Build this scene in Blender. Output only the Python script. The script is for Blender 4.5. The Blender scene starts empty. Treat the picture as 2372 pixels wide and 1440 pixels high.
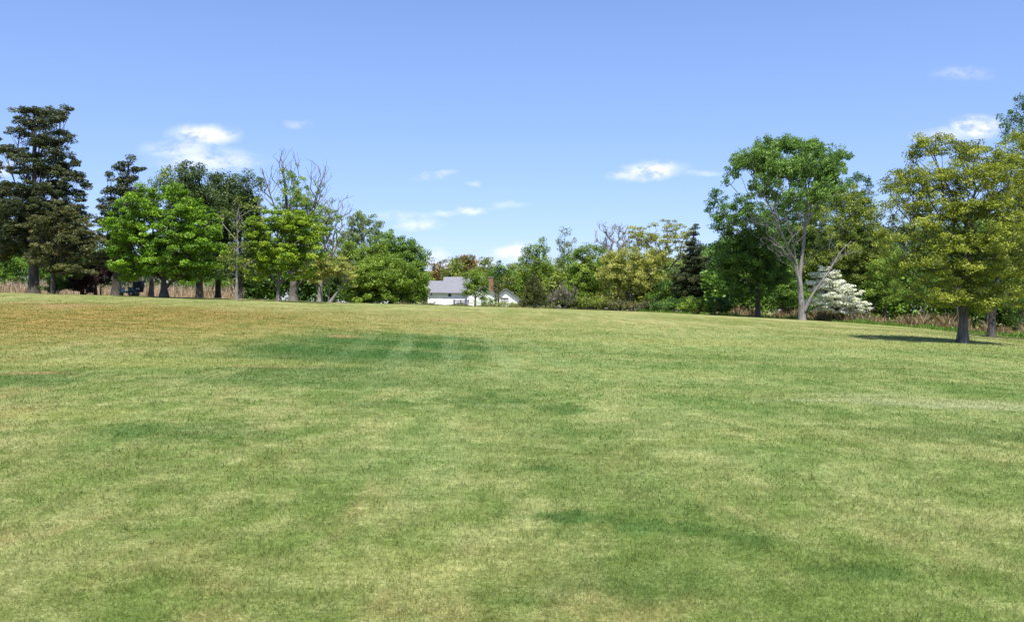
import bpy, math, random
import numpy as np
R = math.radians
S = bpy.context.scene
C = S.collection
F = 2108.0            # focal length in photo pixels
EYE = 1.6

# ---------------------------------------------------------------- camera
cd = bpy.data.cameras.new('camera'); cam = bpy.data.objects.new('camera', cd); C.objects.link(cam)
cd.sensor_width = 36; cd.lens = F/2372*36
cd.clip_start = .1; cd.clip_end = 5000
cam.location = (0, 0, EYE); cam.rotation_euler = (R(90), 0, 0)
S.camera = cam

# ---------------------------------------------------------------- light
SUN_EL, SUN_AZ = R(63), R(176)        # azimuth clockwise from +Y (view direction); 90 = from the right
sv = (math.sin(SUN_AZ)*math.cos(SUN_EL), math.cos(SUN_AZ)*math.cos(SUN_EL), math.sin(SUN_EL))
ld = bpy.data.lights.new('sun', 'SUN'); ld.energy = 4.6; ld.angle = R(.53); ld.color = (1, .96, .88)
sun = bpy.data.objects.new('sun', ld); C.objects.link(sun)
from mathutils import Vector
sun.rotation_euler = Vector(sv).to_track_quat('Z', 'Y').to_euler()
sun.location = (30, -20, 60)
S.view_settings.view_transform = 'Standard'; S.view_settings.look = 'None'
S.view_settings.gamma = 1; S.view_settings.exposure = 0.80
SKY_STRENGTH = 0.093

# ---------------------------------------------------------------- node helper
class NT:
    def __init__(s, tree): s.t = tree; s.n = tree.nodes; s.l = tree.links
    def new(s, typ, **kw):
        n = s.n.new(typ)
        for k, v in kw.items(): setattr(n, k, v)
        return n
    def link(s, a, b): s.l.new(a, b)
    def put(s, sock, v):
        if isinstance(v, bpy.types.NodeSocket): s.l.new(v, sock)
        else:
            if sock.type == 'RGBA' and len(v) == 3: v = (*v, 1)
            sock.default_value = v
    def math(s, op, a, b=0., clamp=False, c=None):
        n = s.new('ShaderNodeMath', operation=op, use_clamp=clamp); s.put(n.inputs[0], a); s.put(n.inputs[1], b)
        if c is not None: s.put(n.inputs[2], c)
        return n.outputs[0]
    def vmath(s, op, a, b=None):
        n = s.new('ShaderNodeVectorMath', operation=op); s.put(n.inputs[0], a)
        if b is not None: s.put(n.inputs[1], b)
        return n.outputs['Value'] if op in ('LENGTH', 'DOT_PRODUCT') else n.outputs[0]
    def noise(s, vec, scale, detail=3., rough=.5, dist=0.):
        n = s.new('ShaderNodeTexNoise'); s.put(n.inputs['Vector'], vec); n.inputs['Scale'].default_value = scale
        n.inputs['Detail'].default_value = detail; n.inputs['Roughness'].default_value = rough; n.inputs['Distortion'].default_value = dist
        return n.outputs[0]
    def mix(s, f, a, b, blend='MIX'):
        n = s.new('ShaderNodeMix', data_type='RGBA', blend_type=blend); s.put(n.inputs[0], f); s.put(n.inputs[6], a); s.put(n.inputs[7], b)
        return n.outputs[2]
    def rng(s, v, a, b, c=0., d=1., smooth=True):
        n = s.new('ShaderNodeMapRange', interpolation_type='SMOOTHSTEP' if smooth else 'LINEAR')
        s.put(n.inputs[0], v)
        for i, x in enumerate((a, b, c, d)): n.inputs[i+1].default_value = x
        return n.outputs[0]
    def scale(s, vec, sc, loc=(0, 0, 0), rot=0.):
        n = s.new('ShaderNodeMapping'); s.put(n.inputs[0], vec); n.inputs['Location'].default_value = loc
        n.inputs['Rotation'].default_value = (0, 0, rot); n.inputs['Scale'].default_value = sc
        return n.outputs[0]

# ---------------------------------------------------------------- world
W = bpy.data.worlds.new('World'); S.world = W; W.use_nodes = True
w = NT(W.node_tree); w.n.clear()
out = w.new('ShaderNodeOutputWorld'); bg = w.new('ShaderNodeBackground'); bg.inputs[1].default_value = SKY_STRENGTH
sky = w.new('ShaderNodeTexSky', sky_type='NISHITA'); sky.sun_disc = False
sky.sun_elevation = SUN_EL; sky.sun_rotation = SUN_AZ; sky.air_density = 1.0; sky.dust_density = .25; sky.ozone_density = 3.0
co = w.new('ShaderNodeTexCoord').outputs['Generated']
sp = w.new('ShaderNodeSeparateXYZ'); w.link(co, sp.inputs[0])
yy = w.math('MAXIMUM', sp.outputs[1], .05)
u = w.math('DIVIDE', sp.outputs[0], yy); v = w.math('DIVIDE', sp.outputs[2], yy)
cb = w.new('ShaderNodeCombineXYZ'); w.link(u, cb.inputs[0]); w.link(v, cb.inputs[1])
uv = cb.outputs[0]
# small fair-weather clouds: direction (tangents), size, tilt, strength
clouds = [(475,312,76,25,0,.9),(425,348,95,26,0,.5),(480,372,125,30,0,.58),(1508,396,78,22,5,.9),(1450,405,45,12,5,.5),
          (2262,296,60,28,0,.85),(2190,315,70,18,0,.5),(1190,583,52,22,10,.8),(1010,588,30,14,0,.5),(1088,488,34,10,0,.62),(1040,492,60,7,4,.35),
          (968,518,60,14,0,.42),(930,500,70,12,0,.3),(1008,408,55,9,8,.38),(1098,426,22,7,0,.25),(1170,476,50,9,6,.22),(2225,170,72,17,0,.22),
          (685,288,34,10,0,.2),(0,388,34,22,0,.9),(1630,402,46,9,0,.3),(1050,610,120,12,0,.5)]
n1 = w.noise(w.scale(uv, (1, 2.0, 1)), 28, 6, .62); n2 = w.noise(w.scale(uv, (1, 1.6, 1)), 90, 4, .6)
dn = w.new('ShaderNodeTexNoise'); w.link(uv, dn.inputs['Vector']); dn.inputs['Scale'].default_value = 40; dn.inputs['Detail'].default_value = 4
off = w.vmath('MULTIPLY', w.vmath('SUBTRACT', dn.outputs[1], (.5, .5, .5)), (.028, .012, 0))
uvd = w.vmath('ADD', uv, off)
tot = None
for (cx, cy, rx, ry, tilt, st) in clouds:
    a = (cx-1186)/F; b = (720-cy)/F
    d0 = w.vmath('SUBTRACT', uvd, (a, b, 0))
    ro = w.scale(d0, (F/rx, F/ry, 1), rot=0)
    if tilt:
        r1 = w.scale(d0, (1, 1, 1), rot=R(-tilt)); ro = w.scale(r1, (F/rx, F/ry, 1))
    ln = w.vmath('LENGTH', ro)
    m = w.math('MULTIPLY', w.rng(ln, 1.35, .1), st)
    tot = m if tot is None else w.math('MAXIMUM', tot, m)
tex = w.math('ADD', w.math('MULTIPLY', n1, .75), w.math('MULTIPLY', n2, .35))
front = w.math('GREATER_THAN', sp.outputs[1], .05)
cm = w.math('MULTIPLY', w.math('MULTIPLY', tot, w.rng(tex, .40, .575, .18, 1.3)), front, clamp=True)
hz = w.rng(sp.outputs[2], -.02, .32)
tint = w.mix(hz, (.74, .77, 1.08), (1.04, 1.03, 1.25))
skyc = w.mix(1., sky.outputs[0], tint, 'MULTIPLY')
cc = w.mix(w.rng(n1, .36, .62), (6.2, 6.3, 7.6), (8.2, 8.1, 8.6))
fin = w.mix(w.math('MULTIPLY', cm, .8), skyc, cc)
w.link(fin, bg.inputs[0]); w.link(bg.outputs[0], out.inputs[0])

# ---------------------------------------------------------------- terrain height
KX  = np.array([-3000,-800,   0, 300, 600, 900,1200,1500,1750,1900,2100,2372,3000,6000.])
KY  = np.array([  655, 668, 677, 685, 693, 704, 712, 722, 734, 743, 755, 783, 830, 880.])
KR  = np.array([   70,  70,  68,  68,  70,  78,  84,  86,  80,  74,  68,  62,  58,  58.])
def smooth_interp(x, kx, ky):
    s = 0
    for o in (-90, -45, 0, 45, 90): s = s + np.interp(x+o, kx, ky)
    return s/5
def hgt(x, y):
    x = np.asarray(x, float); y = np.asarray(y, float)
    yc = np.maximum(y, 1.0)
    px = np.clip(x/yc*F+1186, -3000, 6000)
    yr = smooth_interp(px, KX, KY); Rc = smooth_interp(px, KX, KR)
    H = EYE-(yr-720)/F*Rc
    t = np.maximum(y, 0)/Rc
    tt = np.minimum(t, 1.0)
    z = (2*H+EYE)*tt**2+(-H-EYE)*tt**3
    uu = np.maximum(t-1, 0)
    ue = 1-np.exp(-uu/1.2)
    z = z+(H-EYE)*ue*1.2*.6-2.2*(uu**2/(1+1.2*uu))
    # gentle swells of the fairway
    z = z+.10*np.sin(x*.16+1.0)*np.sin(y*.13)*np.clip(y/25, 0, 1)*np.clip((Rc-y)/30, 0, 1)
    z = z+.035*np.sin(x*.43+y*.17)*np.sin(y*.37+1.)*np.clip(y/15, 0, 1)*np.clip((Rc-y)/25, 0, 1)
    return z
def depth_for(px, py):
    ds = np.linspace(5, 75, 1400)
    rows = 720+(EYE-hgt((px-1186)/F*ds, ds))/ds*F
    i = np.argmax(rows < py)
    return float(ds[i]) if rows.min() < py else 70.
def P(px, py, d): return np.array([(px-1186)/F*d, d, EYE-(py-720)/F*d])

# ---------------------------------------------------------------- object helpers
def tag(o, label=None, cat=None, group=None, kind=None):
    if label: o['label'] = label
    if cat: o['category'] = cat
    if group: o['group'] = group
    if kind: o['kind'] = kind
    return o
def empty(name, loc, rz=0):
    o = bpy.data.objects.new(name, None); o.location = loc; o.rotation_euler = (0, 0, rz); C.objects.link(o); return o
def mesh_obj(name, V, Fq, mat, parent=None, attr=None, smooth=False):
    """V (n,3); Fq (m,k) index array or list of faces"""
    me = bpy.data.meshes.new(name)
    if isinstance(Fq, np.ndarray):
        V = np.asarray(V, np.float32); k = Fq.shape[1]; m = len(Fq)
        me.vertices.add(len(V)); me.vertices.foreach_set('co', V.ravel())
        me.loops.add(m*k); me.loops.foreach_set('vertex_index', Fq.astype(np.int32).ravel())
        me.polygons.add(m); me.polygons.foreach_set('loop_start', np.arange(0, m*k, k, dtype=np.int32))
        me.polygons.foreach_set('loop_total', np.full(m, k, np.int32))
        me.update(calc_edges=True)
    else:
        me.from_pydata([tuple(v) for v in V], [], Fq); me.update()
    if attr is not None:
        a = me.attributes.new('tone', 'FLOAT', 'POINT'); a.data.foreach_set('value', np.asarray(attr, np.float32))
    if smooth: me.polygons.foreach_set('use_smooth', np.ones(len(me.polygons), bool))
    me.materials.append(mat)
    o = bpy.data.objects.new(name, me); C.objects.link(o)
    if parent: o.parent = parent
    return o
class MB:
    def __init__(s): s.v = []; s.f = []
    def box(s, x0, x1, y0, y1, z0, z1):
        b = len(s.v)
        s.v += [(x, y, z) for z in (z0, z1) for y in (y0, y1) for x in (x0, x1)]
        s.f += [tuple(b+i for i in q) for q in ((0,2,3,1),(4,5,7,6),(0,1,5,4),(2,6,7,3),(0,4,6,2),(1,3,7,5))]
        return s
    def prism(s, prof, axis, a0, a1):
        """profile polygon extruded along axis"""
        b = len(s.v); n = len(prof)
        for a in (a0, a1):
            for (p, q) in prof: s.v.append((a, p, q) if axis == 'x' else ((p, a, q) if axis == 'y' else (p, q, a)))
        s.f += [tuple(b+i for i in range(n))[::-1], tuple(b+n+i for i in range(n))]
        s.f += [(b+i, b+(i+1) % n, b+n+(i+1) % n, b+n+i) for i in range(n)]
        return s
    def tube(s, p, q, r, r2=None, n=10):
        p = Vector(p); q = Vector(q); d = (q-p).normalized(); a = d.orthogonal().normalized(); c = d.cross(a); r2 = r if r2 is None else r2
        b = len(s.v)
        for (o, rr) in ((p, r), (q, r2)):
            for i in range(n):
                t = i/n*2*math.pi; s.v.append(tuple(o+a*math.cos(t)*rr+c*math.sin(t)*rr))
        s.f += [(b+i, b+(i+1) % n, b+n+(i+1) % n, b+n+i) for i in range(n)]
        s.f += [tuple(range(b, b+n))[::-1], tuple(range(b+n, b+2*n))]
        return s
    def build(s, name, mat, parent=None, bevel=0):
        o = mesh_obj(name, s.v, s.f, mat, parent)
        if bevel:
            m = o.modifiers.new('bevel', 'BEVEL'); m.width = bevel; m.segments = 2; m.limit_method = 'ANGLE'
        return o

# ---------------------------------------------------------------- materials
def new_mat(name):
    m = bpy.data.materials.new(name); m.use_nodes = True; t = NT(m.node_tree); t.n.clear(); return m, t
def out_shader(t, sh):
    o = t.new('ShaderNodeOutputMaterial'); t.link(sh, o.inputs[0])
def leaf_mat(name, c0, c1, c2=None, tr=.35):
    m, t = new_mat(name)
    a = t.new('ShaderNodeAttribute', attribute_name='tone').outputs['Fac']
    col = t.mix(t.rng(a, .05, .95), c0, c1)
    if c2: col = t.mix(t.rng(a, .72, 1.0), col, c2)
    d = t.new('ShaderNodeBsdfPrincipled'); t.put(d.inputs['Base Color'], col); d.inputs['Roughness'].default_value = .5
    d.inputs['Specular IOR Level'].default_value = .3
    tl = t.new('ShaderNodeBsdfTranslucent'); t.put(tl.inputs[0], t.mix(1., col, (1.25, 1.35, .6), 'MULTIPLY'))
    mx = t.new('ShaderNodeMixShader'); mx.inputs[0].default_value = tr
    t.link(d.outputs[0], mx.inputs[1]); t.link(tl.outputs[0], mx.inputs[2]); out_shader(t, mx.outputs[0])
    return m
LM = {
 'spruce': leaf_mat('spruce_needles', (.034,.050,.020), (.105,.128,.048), (.16,.15,.06), .2),
 'spruce2': leaf_mat('olive_spruce_needles', (.052,.062,.018), (.150,.160,.050), (.22,.18,.06), .2),
 'pine': leaf_mat('pine_needles', (.038,.070,.020), (.115,.170,.050), (.17,.22,.06), .2),
 'maple': leaf_mat('maple_leaf', (.080,.165,.012), (.230,.390,.026), (.30,.47,.05), .26),
 'ymaple': leaf_mat('yellow_green_maple_leaf', (.110,.195,.014), (.330,.450,.030), (.46,.51,.07), .28),
 'olive': leaf_mat('olive_leaf', (.095,.135,.018), (.285,.345,.055), (.37,.41,.08), .28),
 'oak': leaf_mat('young_oak_leaf', (.125,.160,.018), (.360,.405,.050), (.48,.47,.09), .28),
 'light': leaf_mat('pale_spring_leaf', (.110,.160,.055), (.260,.340,.110), (.33,.39,.13), .3),
 'willow': leaf_mat('willow_leaf', (.090,.155,.016), (.270,.390,.050), (.37,.44,.08), .28),
 'green': leaf_mat('fresh_green_leaf', (.060,.125,.014), (.175,.300,.036), (.24,.37,.06), .26),
 'dgreen': leaf_mat('deep_green_leaf', (.045,.100,.016), (.135,.250,.040), (.20,.33,.05), .25),
 'fresh': leaf_mat('slender_green_leaf', (.065,.135,.024), (.190,.320,.055), (.26,.40,.09), .28),
 'rust': leaf_mat('rusty_young_leaf', (.130,.110,.030), (.330,.230,.070), (.38,.20,.07), .28),
 'plum': leaf_mat('plum_leaf', (.026,.012,.018), (.085,.040,.050), (.14,.07,.09), .2),
 'yellow': leaf_mat('yellow_green_leaf', (.190,.210,.035), (.470,.480,.120), (.54,.52,.15), .3),
 'white': leaf_mat('white_blossom', (.68,.68,.64), (.88,.88,.85), None, .25),
 'grey': leaf_mat('grey_bud_leaf', (.14,.13,.10), (.27,.25,.18), None, .25),
 'cedar': leaf_mat('arborvitae_spray', (.034,.046,.010), (.105,.118,.024), None, .15),
}
def bark_mat(name, c0, c1):
    m, t = new_mat(name)
    p = t.new('ShaderNodeTexCoord').outputs['Object']
    n = t.noise(t.scale(p, (9, 9, 1.6)), 1.5, 5, .65); n2 = t.noise(p, 1.2, 3)
    f = t.math('ADD', t.math('MULTIPLY', n, .7), t.math('MULTIPLY', n2, .4))
    b = t.new('ShaderNodeBsdfPrincipled'); t.put(b.inputs['Base Color'], t.mix(t.rng(f, .35, .75), c0, c1)); b.inputs['Roughness'].default_value = .9
    bp = t.new('ShaderNodeBump'); bp.inputs['Strength'].default_value = .8; bp.inputs['Distance'].default_value = .05; t.link(n, bp.inputs['Height'])
    t.link(bp.outputs[0], b.inputs['Normal']); out_shader(t, b.outputs[0]); return m
BM = {'dark': bark_mat('dark_bark', (.030,.025,.022), (.10,.085,.075)),
      'grey': bark_mat('grey_bark', (.06,.052,.045), (.20,.18,.16)),
      'pale': bark_mat('pale_bark', (.10,.09,.085), (.30,.275,.255)),
      'oak': bark_mat('oak_bark', (.035,.031,.028), (.15,.135,.12)),
      'brown': bark_mat('brown_bark', (.06,.04,.028), (.16,.11,.08))}

# ---- turf colour shared by the ground sheet and the grass blades
def turf_group():
    g = bpy.data.node_groups.new('turf_colour', 'ShaderNodeTree')
    g.interface.new_socket('Color', in_out='OUTPUT', socket_type='NodeSocketColor')
    t = NT(g); go = t.new('NodeGroupOutput')
    p0 = t.new('ShaderNodeNewGeometry').outputs['Position']
    sx = t.new('ShaderNodeSeparateXYZ'); t.link(p0, sx.inputs[0]); cx = t.new('ShaderNodeCombineXYZ'); t.link(sx.outputs[0], cx.inputs[0]); t.link(sx.outputs[1], cx.inputs[1])
    p = cx.outputs[0]
    pe = t.scale(p, (1, .42, 1), rot=R(-6)); ps = t.scale(p, (1, .6, 1))
    big = t.noise(pe, .16, 3, .55, .4)
    mid = t.noise(pe, .62, 4, .6, .6)
    mid2 = t.noise(ps, 1.9, 4, .65, .5)
    sml = t.noise(ps, 3.2, 4, .65, .4)
    fin_ = t.noise(p, 14., 3, .6)
    blue = t.noise(t.scale(pe, (1, 1, 1), loc=(40, 13, 0)), .45, 4, .6, .5)
    brn = t.noise(t.scale(pe, (1, 1, 1), loc=(-70, 31, 0)), .9, 4, .65, .4)
    mixn = t.math('ADD', t.math('ADD', t.math('MULTIPLY', big, .28), t.math('MULTIPLY', mid, .34)), t.math('MULTIPLY', mid2, .38))
    col = t.mix(t.rng(mixn, .41, .59), (.170, .215, .052), (.335, .335, .135))
    col = t.mix(t.math('MULTIPLY', t.rng(blue, .52, .68), .45), col, (.180, .260, .082))
    col = t.mix(t.math('MULTIPLY', t.rng(brn, .53, .68), .62), col, (.300, .240, .095))
    def ell(px, py, rx, ry, edge0=1.25, edge1=.45, nz=.9, rot=0.):
        d = depth_for(px, py); x = (px-1186)/F*d
        # ry in metres of depth, rx in metres
        q = t.vmath('SUBTRACT', p, (x, d, 0)); q = t.scale(q, (1, 1, 1), rot=rot); q = t.scale(q, (1/rx, 1/ry, 1))
        ln = t.math('ADD', t.vmath('LENGTH', q), t.math('MULTIPLY', t.math('SUBTRACT', mid if rx > 2.5 else mid2, .5), nz*(2 if rx > 2.5 else 2.6)))
        return t.rng(ln, edge0, edge1)
    # dry olive-brown upper left slope
    m = t.math('MULTIPLY', ell(230, 735, 17, 14, 1.3, .3, .5), .85)
    dry = t.mix(t.rng(t.noise(t.scale(p, (.7, 1.2, 1)), 1.1, 4, .7), .35, .68), (.140, .135, .020), (.360, .255, .080))
    col = t.mix(m, col, dry)
    m = t.math('MULTIPLY', ell(1020, 735, 11, 9, 1.3, .4, .5), .40); col = t.mix(m, col, (.235, .225, .062))
    # right part is cooler green
    m = t.math('MULTIPLY', ell(1900, 850, 18, 22, 1.4, .3, .4), .7); col = t.mix(m, col, t.mix(t.rng(mixn, .40, .60), (.120, .215, .052), (.250, .330, .110)))
    # dark lush hollow and smaller lush patches
    for (a, b, rx, ry, st) in ((845, 806, 3.6, 8.5, .92), (1010, 800, 2.7, 7.0, .75), (705, 855, 1.6, 1.5, .5), (60, 878, 1.6, 1.6, .6), (1140, 930, .9, 1.0, .55), (1290, 945, .5, .6, .55),
                              (1290, 1195, .40, .24, .8), (1560, 1225, .36, .22, .7), (1720, 1245, .3, .3, .6), (1275, 1088, .30, .22, .7), (1980, 1330, .35, .22, .5),
                              (870, 935, .8, .6, .5), (2050, 1010, 2.0, .8, .35), (1350, 1340, .8, .5, .4), (780, 880, 4.0, 1.4, .5), (480, 1000, 1.0, 1.0, .3), (2250, 1000, 2.5, .7, .4), (1500, 1000, 1.5, .8, .3), (420, 1000, 1.2, .7, .3)):
        m = t.math('MULTIPLY', ell(a, b, rx, ry, 1.25, .45, .30 if rx > 2.5 else .9), st); col = t.mix(m, col, (.056, .130, .028))
    for (a, b, rx, ry, st) in ((480, 838, 4.0, 1.2, .6), (150, 960, 1.4, .7, .4), (1800, 1010, 2, .8, .25), (1000, 1320, 1.2, .4, .3), (1600, 790, 7, 2.0, .4), (1950, 740+60, 8, 2.2, .3)):
        m = t.math('MULTIPLY', ell(a, b, rx, ry), st*.8); col = t.mix(m, col, (.330, .345, .105))
    # pale worn streak on the right, bare spots
    for (a, b, rx, ry, st) in ((2180, 932, 2.6, .55, .75), (2320, 945, 1.8, .45, .8), (1980, 915, 1.3, .35, .5), (1180, 1190-250, .5, .3, .3)):
        m = t.math('MULTIPLY', ell(a, b, rx, ry, 1.2, .5, .8), st); col = t.mix(m, col, (.330, .370, .190))
    for (a, b, rx, ry, st) in ((150, 707, 1.6, 2.2, .75), (795, 779, .7, .7, .8), (60, 700, 1.2, 1.6, .5), (90, 864, .7, .3, .6), (1040, 742, 1.2, 2.0, .5), (640, 850, 1.2, .2, .5), (2350, 778, 2.0, 3.0, .8)):
        m = t.math('MULTIPLY', ell(a, b, rx, ry), st); col = t.mix(m, col, (.340, .235, .110))
    # lusher swath wandering from the hollow towards the lower right
    for (a, b, rx, ry, st, ro) in ((1190, 960, 1.2, 9.5, .55, -10), (1500, 1130, .8, 3.0, .45, -14), (330, 1050, .7, 4.0, .25, 12)):
        m = t.math('MULTIPLY', ell(a, b, rx, ry, 1.3, .2, 1.3, R(ro)), st)
        m = t.math('MULTIPLY', m, t.rng(mid2, .38, .58)); col = t.mix(m, col, (.115, .180, .040))
    # mower passes fanning over the hollow: straight stripes along the view, a few metres apart
    xw = t.new('ShaderNodeSeparateXYZ'); t.link(t.scale(p, (1, 1, 1), rot=R(-4)), xw.inputs[0])
    st = t.math('SINE', t.math('ADD', t.math('MULTIPLY', xw.outputs[0], 4.6), t.math('MULTIPLY', mid2, 2.6)))
    msk = t.math('MULTIPLY', ell(1080, 808, 4.2, 11, 1.3, .3, .4), t.rng(st, -.1, .95))
    col = t.mix(t.math('MULTIPLY', msk, .38), col, (.230, .320, .130))
    # long passes running across on the right
    yw = t.new('ShaderNodeSeparateXYZ'); t.link(t.scale(p, (1, 1, 1), rot=R(14)), yw.inputs[0])
    st2 = t.math('SINE', t.math('ADD', t.math('MULTIPLY', yw.outputs[1], 1.5), t.math('MULTIPLY', mid, 5)))
    msk2 = t.math('MULTIPLY', ell(1900, 800, 20, 26, 1.2, .5, .3), t.rng(st2, -.2, .9))
    col = t.mix(t.math('MULTIPLY', msk2, .36), col, (.290, .320, .110))
    col = t.mix(1., col, t.mix(t.rng(fin_, .3, .7), (.80, .82, .75), (1.18, 1.16, 1.18)), 'MULTIPLY')
    col = t.mix(1., col, t.mix(t.rng(sml, .35, .65), (.86, .88, .84), (1.10, 1.09, 1.10)), 'MULTIPLY')
    col = t.mix(1., col, (1.04, .985, 1.08), 'MULTIPLY')
    t.link(col, go.inputs[0])
    return g
TG = turf_group()
def ground_mat():
    m, t = new_mat('turf_ground')
    g = t.new('ShaderNodeGroup'); g.node_tree = TG
    p = t.new('ShaderNodeNewGeometry').outputs['Position']
    n = t.noise(p, 34, 3, .7); n2 = t.noise(p, 7, 4, .7); n3 = t.noise(t.scale(p, (.6, 1.6, 1)), 3.2, 4, .7)
    col = t.mix(1., g.outputs[0], t.mix(t.rng(n, .3, .7), (.66, .70, .60), (1.16, 1.14, 1.16)), 'MULTIPLY')
    col = t.mix(1., col, t.mix(t.rng(n3, .32, .68), (.80, .84, .74), (1.14, 1.12, 1.16)), 'MULTIPLY')
    b = t.new('ShaderNodeBsdfPrincipled'); t.put(b.inputs['Base Color'], col); b.inputs['Roughness'].default_value = .95; b.inputs['Specular IOR Level'].default_value = .1
    bp = t.new('ShaderNodeBump'); bp.inputs['Strength'].default_value = .7; bp.inputs['Distance'].default_value = .05
    t.link(t.math('ADD', n, t.math('MULTIPLY', n2, 1.5)), bp.inputs['Height']); t.link(bp.outputs[0], b.inputs['Normal'])
    out_shader(t, b.outputs[0]); return m
def blade_mat():
    m, t = new_mat('grass_blade')
    g = t.new('ShaderNodeGroup'); g.node_tree = TG
    a = t.new('ShaderNodeAttribute', attribute_name='tone').outputs['Fac']
    f = t.new('ShaderNodeValToRGB'); t.link(a, f.inputs[0]); cr = f.color_ramp
    cr.elements[0].position = 0; cr.elements[0].color = (.74, .80, .68, 1); cr.elements[1].position = 1; cr.elements[1].color = (1.5, 1.36, 1.5, 1)
    e = cr.elements.new(.45); e.color = (1.0, 1.0, .95, 1); e = cr.elements.new(.82); e.color = (1.3, 1.25, 1.2, 1)
    col = t.mix(1., g.outputs[0], f.outputs[0], 'MULTIPLY')
    d = t.new('ShaderNodeBsdfDiffuse'); t.put(d.inputs[0], col); tl = t.new('ShaderNodeBsdfTranslucent'); t.put(tl.inputs[0], col)
    mx = t.new('ShaderNodeMixShader'); mx.inputs[0].default_value = .4; t.link(d.outputs[0], mx.inputs[1]); t.link(tl.outputs[0], mx.inputs[2])
    out_shader(t, mx.outputs[0]); return m
def plain(name, c, rough=.6, noise=.12, sc=6., metal=0.):
    m, t = new_mat(name)
    p = t.new('ShaderNodeTexCoord').outputs['Object']; n = t.noise(p, sc, 4, .6)
    b = t.new('ShaderNodeBsdfPrincipled')
    lo = tuple(x*(1-noise) for x in c); hi = tuple(min(1, x*(1+noise)) for x in c)
    t.put(b.inputs['Base Color'], t.mix(t.rng(n, .3, .7), lo, hi)); b.inputs['Roughness'].default_value = rough; b.inputs['Metallic'].default_value = metal
    out_shader(t, b.outputs[0]); return m

# ---------------------------------------------------------------- ground sheet
def build_ground():
    ang = np.tan(np.linspace(-1.25, 1.25, 260))            # fan of directions
    ys = np.concatenate([np.linspace(-30, 2, 12), 2+np.cumsum(np.linspace(.25, 2.2, 75)), 100+np.geomspace(4, 2400, 26)])
    ys = np.unique(ys)
    xs = np.concatenate([-np.geomspace(4, 2500, 60)[::-1], np.linspace(-3.8, 3.8, 24), np.geomspace(4, 2500, 60)])
    # blend: regular x positions near, wide far
    xs = np.concatenate([-np.geomspace(60, 2500, 18)[::-1], np.linspace(-58, 58, 150), np.geomspace(60, 2500, 18)])
    X, Y = np.meshgrid(xs, ys); Z = hgt(X, Y)
    far = np.clip((np.hypot(X, Y)-300)/1500, 0, 1); Z = Z*(1-far)
    V = np.stack([X, Y, Z], -1).reshape(-1, 3); nx = len(xs)
    i, j = np.meshgrid(np.arange(len(ys)-1), np.arange(nx-1), indexing='ij'); b = (i*nx+j).ravel()
    Fq = np.stack([b, b+1, b+nx+1, b+nx], -1)
    tag(mesh_obj('ground', V, Fq, ground_mat(), smooth=True), kind='structure')
build_ground()

def build_grass():
    rng = np.random.default_rng(3)
    Vs = []; Ts = []
    for h0 in (.024,):
        n = 520000; q = rng.uniform(0, 1, n); y = (3.6**-.1*(1-q)+62**-.1*q)**-10; x = rng.uniform(-.68, .68, n)*y
        h = h0*np.clip((66-y)/30, .15, 1)*(y/5)**.12; wd = .0038*(y/4.7)**1.05
        z = hgt(x, y)
        cl = .5+.5*np.sin(x*5.1+np.sin(y*7))*np.sin(y*6.3+np.sin(x*4.4))
        hh = h*rng.uniform(.5, 1.35, n)*(.7+.6*cl)*np.where(rng.uniform(0, 1, n) < .08, 1.9, 1); ww = wd*rng.uniform(.6, 1.3, n)
        a = rng.uniform(0, 2*np.pi, n); ax, ay = np.cos(a), np.sin(a)
        ln = rng.uniform(.3, 1.6, n)*hh; b = rng.uniform(0, 2*np.pi, n)
        p0 = np.stack([x-ax*ww/2, y-ay*ww/2, z-.002], -1); p1 = np.stack([x+ax*ww/2, y+ay*ww/2, z-.002], -1)
        p2 = np.stack([x+np.cos(b)*ln, y+np.sin(b)*ln, z+hh], -1)
        Vs.append(np.stack([p0, p1, p2], 1).reshape(-1, 3)); tt = np.clip(.45+rng.normal(0, .25, n)*np.clip(8/y, .12, 1), 0, 1); Ts.append(np.repeat(tt, 3))
    V = np.concatenate(Vs); T = np.concatenate(Ts)
    tag(mesh_obj('grass', V, np.arange(len(V)).reshape(-1, 3), blade_mat(), attr=T), 'short mown grass of the fairway in the foreground', 'grass', kind='stuff')
build_grass()

# ---------------------------------------------------------------- trees
def norm(v): return v/np.maximum(np.linalg.norm(v, axis=-1, keepdims=True), 1e-9)
def leaves(rng, cen, out_dir, m, rc, size, tone, flat=.6, up=.8, elong=1., droop=0., along=None):
    """cen (k,3) clump centres -> quads"""
    k = len(cen)
    if k == 0: return None
    c = np.repeat(cen, m, 0); od = np.repeat(out_dir, m, 0); n = len(c)
    g = rng.normal(0, 1, (n, 3)); g = norm(g)*np.cbrt(rng.uniform(0, 1, (n, 1)))*np.array([1, 1, flat])*np.repeat(np.broadcast_to(rc, k), m)[:, None]
    c = c+g
    nrm = norm(rng.normal(0, 1, (n, 3))*.8+np.array([0, 0, up])+od*.35)
    tdir = norm(np.cross(nrm, rng.normal(0, 1, (n, 3)))) if along is None else norm(np.repeat(along, m, 0)+rng.normal(0, .45, (n, 3))+np.array([0, 0, -droop]))
    bdir = norm(np.cross(nrm, tdir)); s = size*rng.uniform(.6, 1.3, n)[:, None]
    a = tdir*s*.5*elong; b = bdir*s*.36
    V = np.stack([c-a, c+b-a*.1, c+a, c-b-a*.1], 1).reshape(-1, 3)
    T = np.clip(np.repeat(tone, m)+rng.normal(0, .16, n), 0, 1)
    return V, np.repeat(T, 4)
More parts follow.
